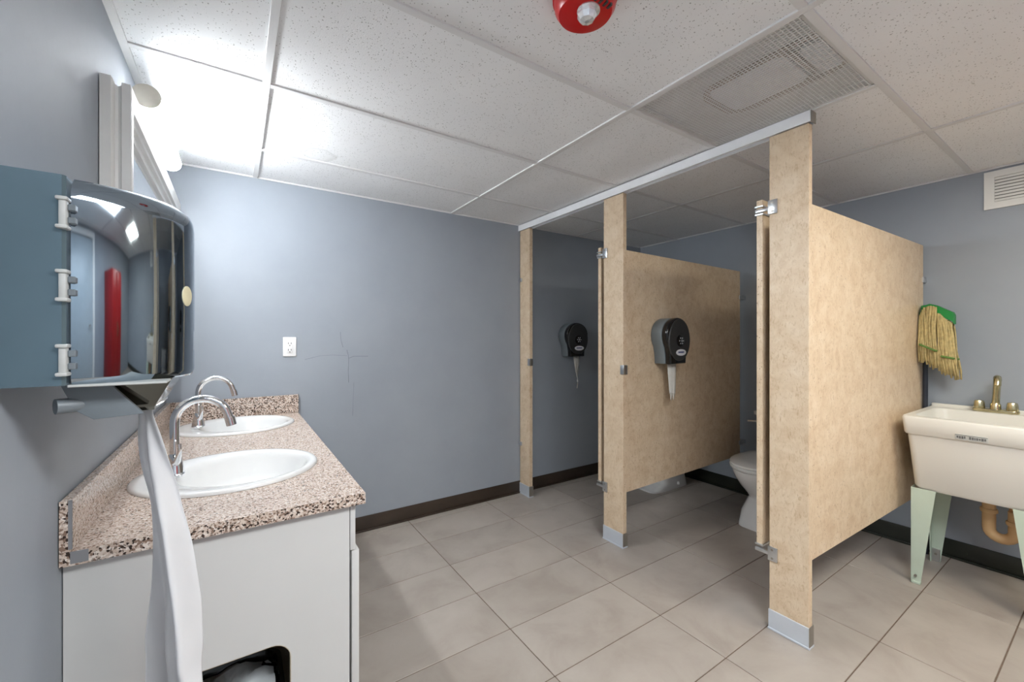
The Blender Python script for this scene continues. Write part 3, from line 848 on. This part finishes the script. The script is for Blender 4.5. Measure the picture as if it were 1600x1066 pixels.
# slab with two round sink cut-outs
S1, S2 = (-.012, 1.645), (.002, 2.475)
SA, SB = .254, .236
def ell(c, a, b, n=48): return [(c[0] + a * math.cos(2 * PI * k / n), c[1] + b * math.sin(2 * PI * k / n)) for k in range(n)]
bm = bmesh.new(); es = []
for loop in ([(XL + .002, YV), (CXF, YV), (CXF, YF - .002), (XL + .002, YF - .002)], ell(S1, SA - .02, SB - .02), ell(S2, SA - .02, SB - .02)):
    v = [bm.verts.new((x, y - 1.98, -.030)) for x, y in loop]
    es += [bm.edges.new((v[i], v[(i + 1) % len(v)])) for i in range(len(v))]
bmesh.ops.triangle_fill(bm, use_beauty=True, use_dissolve=False, edges=es)
r = bmesh.ops.extrude_face_region(bm, geom=bm.faces[:])
bmesh.ops.translate(bm, vec=(0, 0, .030), verts=[x for x in r['geom'] if isinstance(x, bmesh.types.BMVert)])
new('slab', fin(bm, 'slab'), 'counter', ct)
new('side_backsplash', box((XL + .002, YV - 1.98, .0005), (XL + .021, YF - .002 - 1.98, .104), .0015, 1), 'counter', ct)
new('end_backsplash', box((XL + .0215, YF - .021 - 1.98, .0005), (CXF + .004, YF - .002 - 1.98, .104), .0015, 1), 'counter_edge', ct)
new('edge_band', box((XL + .002, YV - 1.98 - .001, -.030), (CXF, YV - 1.98, -.0005)), 'counter_edge', ct)
new('edge_band', box((CXF, YV - 1.98 - .001, -.030), (CXF + .001, YF - .022 - 1.98, -.0005)), 'counter_edge', ct)
new('edge_band', box((XL + .002, YV - 1.98 - .001, .0006), (XL + .021, YV - 1.98, .104)), 'counter_edge', ct)
new('edge_patch', box((XL + .015, YV - 1.98 - .0012, .004), (XL + .021, YV - 1.98 + .002, .104)), 'patch', ct)
new('edge_patch', box((XL + .018, YV - 1.98 - .0012, -.026), (XL + .045, YV - 1.98 + .002, -.001)), 'patch', ct)

def basin(c, label):
    o = tag(empty('sink_basin', (c[0], c[1], CZ)), label, 'sink', 'vanity sink basins')
    prof = []
    n = 48
    # rings: (semi x, semi y, centre offset x, z)
    for a, b, dx, z in ((SA - .023, SB - .023, 0, -.012), (SA - .0225, SB - .0225, 0, .0008), (SA, SB, 0, .0008), (SA, SB, 0, .006), (SA - .006, SB - .006, 0, .011), (SA - .022, SB - .018, .003, .012),
                        (SA - .060, SB - .040, .035, .010), (SA - .070, SB - .048, .036, .004), (SA - .078, SB - .058, .038, -.012), (SA - .10, SB - .085, .04, -.06), (SA - .14, SB - .13, .04, -.105), (SA - .20, SB - .19, .04, -.125), (.022, .022, .04, -.128)):
        prof.append([(dx + a * math.cos(2 * PI * k / n), b * math.sin(2 * PI * k / n), z) for k in range(n)])
    new('bowl', loft(prof, caps=False, angle=1.2), 'porcelain', o)
    new('drain', lathe([(.024, -.129), (.024, -.126), (.018, -.125), (.004, -.127)], 18), 'chrome', o, (.04, 0, 0))
    return o
basin(S1, 'white oval sink basin nearest the viewer, below the paper towel')
basin(S2, 'white oval sink basin at the far end of the counter')
def faucet(x, y, label):
    o = tag(empty('faucet', (x, y, CZ + .011)), label, 'faucet', 'gooseneck vanity faucets')
    new('base', prism(rrect(-.026, .026, -.032, .032, .02), 'z', 0, .012, .004), 'chrome', o)
    new('body', lathe([(.026, .010), (.024, .022), (.019, .05), (.017, .062), (.0125, .070)], 20), 'chrome', o)
    arc = [(0, 0, .055), (0, 0, .10), (0, 0, .165)] + [(.068 - .068 * math.cos(a), 0, .165 + .068 * math.sin(a)) for a in [math.radians(12 * k) for k in range(1, 15)]]
    arc += [(arc[-1][0] + .008, 0, arc[-1][2] - .026)]
    sp = new('spout', tube(arc, .0125, 16), 'chrome', o)
    e = Vector(arc[-1])
    new('aerator', tube([e + Vector((-.003, 0, .014)), e + Vector((.003, 0, -.012))], .0145, 16), 'chrome', sp)
    hn = new('lever', tube([(.005, -.022, .045), (.010, -.036, .052), (.016, -.042, .085), (.014, -.040, .105)], [.010, .009, .006, .007], 12), 'chrome', o)
    return o
faucet(-.158, 1.640, 'tall chrome gooseneck faucet nearest the viewer')
faucet(-.150, 2.475, 'tall chrome gooseneck faucet at the far basin')

# waste bin behind the opening
wb = tag(empty('waste_bin', (-.02, 1.365, .10)), 'black-rimmed waste bin with white liner inside the cabinet opening', 'bin')
def bring(i, z, r=.045): return [(x, y, z) for x, y in rrect(-.125 + i, .125 - i, -.105 + i, .105 - i, r, 6)]
new('bin_body', loft([bring(.02, .001), bring(0, .172)]), 'black', wb)
new('bin_rim', loft([bring(0, .165), bring(-.008, .165), bring(-.008, .192), bring(.004, .197), bring(.012, .180), bring(.012, .13)], caps=False), 'black', wb)
bm = bmesh.new()
random.seed(2)
gn = 10
gv = [[bm.verts.new((-.11 + .22 * i / gn, -.09 + .18 * j / gn, .178 + .018 * random.random() + .014 * math.sin(i * 1.1 + j * .8))) for j in range(gn + 1)] for i in range(gn + 1)]
for i in range(gn):
    for j in range(gn): bm.faces.new((gv[i][j], gv[i + 1][j], gv[i + 1][j + 1], gv[i][j + 1]))
o = new('liner', fin(bm, 'liner', True), 'bag', wb)
o.modifiers.new('thick', 'SOLIDIFY').thickness = .002

# mirror with moulded frame
mr = tag(empty('mirror', (XL, 2.11, 1.50)), 'white-framed wall mirror seen edge-on above the vanity', 'mirror')
MY0, MY1, MZ0, MZ1 = 1.50 - 2.11, 2.715 - 2.11, 1.085 - 1.50, 1.938 - 1.50
# moulding profile: (out from wall, in from outer edge)
pf = [(.002, 0), (.024, 0), (.027, .004), (.030, .014), (.036, .017), (.042, .014), (.044, .008), (.062, .008), (.064, .012), (.060, .060), (.052, .066), (.050, .076), (.040, .082), (.038, .094), (.002, .094)]
def corner(sy, sz, p):
    x, i = p
    return (x, (MY0 + i) if sy < 0 else (MY1 - i), (MZ0 + i) if sz < 0 else (MZ1 - i))
for nm, c0, c1 in (('frame_side', (-1, -1), (-1, 1)), ('frame_top', (-1, 1), (1, 1)), ('frame_side', (1, 1), (1, -1)), ('frame_bottom', (1, -1), (-1, -1))):
    new(nm, loft([[corner(*c0, p) for p in pf], [corner(*c1, p) for p in pf]], angle=.5, sm=True), 'frame', mr)
new('glass', box((.002, MY0 + .08, MZ0 + .08), (.030, MY1 - .08, MZ1 - .08)), 'mirror', mr)

# outlet
ot = tag(empty('wall_outlet', (.262, YF, 1.194)), 'white electrical outlet plate on the far wall above the counter', 'outlet')
new('cover_plate', box((-.035, -.006, -.057), (.035, -.0005, .057), .003, 3), 'outlet', ot)
ins = new('receptacle', box((-.017, -.0085, -.034), (.017, -.005, .034), .0012), 'outlet', ot)
for z in (.019, -.019):
    for a, b in (((-.009, -.0092, z - .004), (-.006, -.0083, z + .006)), ((.006, -.0092, z - .004), (.009, -.0083, z + .006)), ((-.0025, -.0092, z - .014), (.0025, -.0083, z - .009))):
        new('slot', box(a, b), 'slot', ins)

# ================================================================== PAPER TOWEL DISPENSER
DZ0, DZ1 = 1.168, 1.500
td = tag(empty('towel_dispenser', (XL, 1.09, DZ0)), 'smoky mirrored roll paper towel dispenser with pale hinges on the left wall', 'dispenser')
hzt = DZ1 - DZ0
o2 = lambda p: (p[0] - XL, p[1] - 1.09)
house = [o2(p) for p in ((XL + .001, .925), (-.226, .925), (-.222, .930), (-.222, 1.250), (-.226, 1.255), (XL + .001, 1.255))]
new('housing', prism(house, 'z', .001, hzt - .002), 'housing', td)
# cover outline: smooth curve through control points (Catmull-Rom)
cp = [(-.232, .934), (-.218, .934), (-.185, .944), (-.150, .962), (-.118, .990), (-.094, 1.024), (-.078, 1.064), (-.0735, 1.105), (-.082, 1.150), (-.106, 1.192), (-.150, 1.225), (-.200, 1.240), (-.232, 1.243)]
def crom(P, m=5):
    out = []
    for i in range(1, len(P) - 2):
        p0, p1, p2, p3 = (Vector(P[i + k]) for k in (-1, 0, 1, 2))
        for j in range(m):
            t = j / m
            out.append(0.5 * ((2 * p1) + (-p0 + p2) * t + (2 * p0 - 5 * p1 + 4 * p2 - p3) * t * t + (-p0 + 3 * p1 - 3 * p2 + p3) * t ** 3))
    out.append(Vector(P[-2]))
    return out
cc = crom(cp)
ctr = Vector((-.215, 1.09))
rings = []
for z, s in ((0, .965), (.004, .985), (.012, 1.0), (hzt * .5, 1.004), (hzt - .035, 1.0), (hzt - .020, .988), (hzt - .008, .955), (hzt, .90)):
    ring_pts = []
    for p in cc:
        q = ctr + (p - ctr) * s
        ring_pts.append((max(q.x, -.2215) - XL if p.x > -.22 else -.2215 - XL, q.y - 1.09, z))
    rings.append(ring_pts)
new('cover', loft(rings, angle=1.1), 'smoke', td)
for z in (1.438, 1.325, 1.209):
    hg = new('hinge', box((-.2225 - XL - .006, .918 - 1.09, z - DZ0 - .024), (-.2225 - XL + .003, .9335 - 1.09, z - DZ0 + .024), .0025), 'clip', td)
    for s in (-1, 1):
        new('hinge_lug', box((-.2225 - XL - .009, .915 - 1.09, z - DZ0 + s * .022 - .003), (-.2225 - XL + .005, .936 - 1.09, z - DZ0 + s * .022 + .003), .002), 'clip', hg)
        new('hinge_tab', box((-.2225 - XL + .003, .924 - 1.09, z - DZ0 + s * .010 - .005), (-.2225 - XL + .012, .9365 - 1.09, z - DZ0 + s * .010 + .005), .001, 1), 'greyplast', hg)
lk = new('lock_tab', prism([(.016 * math.cos(math.radians(a)), .019 * math.sin(math.radians(a)) * (1 if a <= 180 else 1.1)) for a in range(0, 360, 15)], 'x', -.001, .003, .0008), 'cream', td, (-.0835 - XL, 1.050 - 1.09, 1.328 - DZ0))
lk.rotation_euler.z = math.radians(-22)
# chute under the cover: tapering mirrored lip and grey side cheeks
ch = [[o2((-.236, .985)), o2((-.098, .985)), o2((-.098, 1.20)), o2((-.236, 1.20))], [o2((-.205, 1.00)), o2((-.125, 1.00)), o2((-.125, 1.185)), o2((-.205, 1.185))]]
new('chute', loft([[(x, y, 0.002) for x, y in ch[0]], [(x, y, -.050) for x, y in ch[1]], [(x, y, -.056) for x, y in ch[1]]], sm=False), 'darkmirror', td)
new('chute_cheek', prism([(-.240 - XL, 0.0), (-.182 - XL, 0.0), (-.136 - XL, -.058), (-.200 - XL, -.062), (-.222 - XL, -.045)], 'y', .972 - 1.09, .983 - 1.09, .001), 'greyplast', td)
new('bottom_lip', box((-.222 - XL, .932 - 1.09, -.003), (-.10 - XL, 1.0 - 1.09, .001), .001, 1), 'clip', td)
new('feed_roller', tube([(-.244 - XL, .968 - 1.09, -.036), (-.214 - XL, .984 - 1.09, -.036)], .0125, 16), 'greyplast', td)

# hanging towel: rows (z, left x, left y, right x, right y)
rows = [(1.11, -0.16, 1.0845, -0.132, 1.0299),
        (1.095, -0.159, 1.0838, -0.13, 1.0286),
        (1.055, -0.1632, 1.0866, -0.1139, 1.0179),
        (1.02, -0.1642, 1.0873, -0.1048, 1.0118),
        (0.97, -0.16, 1.0845, -0.0937, 1.0045),
        (0.92, -0.1485, 1.0769, -0.0856, 0.9991),
        (0.86, -0.1454, 1.0748, -0.0756, 0.9924),
        (0.8, -0.1444, 1.0741, -0.0675, 0.9871),
        (0.74, -0.1444, 1.0741, -0.0605, 0.9824),
        (0.68, -0.1475, 1.0762, -0.0564, 0.9797),
        (0.655, -0.1485, 1.0769, -0.0554, 0.9791),
        (0.63, -0.1475, 1.0762, -0.0584, 0.9811),
        (0.6, -0.1464, 1.0755, -0.0534, 0.9777),
        (0.55, -0.1454, 1.0748, -0.0474, 0.9737),
        (0.49, -0.1444, 1.0741, -0.0423, 0.9704),
        (0.43, -0.1423, 1.0727, -0.0393, 0.9684)]
bm = bmesh.new()
n = 26
grid = []
for z, xa, ya, xb, yb in rows:
    amp = min(1, max(0.0, (1.110 - z) / .12))
    row = []
    for k in range(n + 1):
        f = k / n
        fold = (.030 * math.sin(f * PI * 1.9 + .3) + .014 * math.sin(f * PI * 4.3 + z * 9) + .007 * math.sin(f * 17 + z * 26) * math.sin(z * 31)) * amp
        row.append(bm.verts.new((xa + (xb - xa) * f + fold * .30, ya + (yb - ya) * f + fold * .95, z + .003 * math.sin(f * 9))))
    grid.append(row)
for A, B in zip(grid, grid[1:]):
    for k in range(n): bm.faces.new((A[k], A[k + 1], B[k + 1], B[k]))
pt = new('paper_towel', fin(bm, 'paper_towel', True), 'towel')
pt.modifiers.new('sub', 'SUBSURF').levels = 1
pt.modifiers['sub'].render_levels = 2
pt.modifiers.new('thick', 'SOLIDIFY').thickness = .0008
tag(pt, 'long creased white paper towel hanging down from the mirrored dispenser', 'paper towel')

# tall red cabinet across the room, mirrored in the dispenser cover
rc = tag(empty('red_cabinet', (1.75, -1.27, 0)), 'tall red metal cabinet standing behind the viewer', 'cabinet')
new('body', box((-.25, -.22, .03), (.25, .20, 1.75), .006), 'redcab', rc)
new('door', box((-.245, .201, .06), (-.002, .214, 1.72), .003), 'redcab', rc)
new('door', box((.002, .201, .06), (.245, .214, 1.72), .003), 'redcab', rc)
for x in (-.03, .03):
    new('handle', tube([(x, .214, .85), (x, .245, .86), (x, .245, 1.04), (x, .214, 1.05)], .006, 10), 'brass', rc)
for x in (-.2, .2):
    for y in (-.18, .16):
        new('foot', box((x - .02, y - .02, 0), (x + .02, y + .02, .03), .002), 'black', rc)
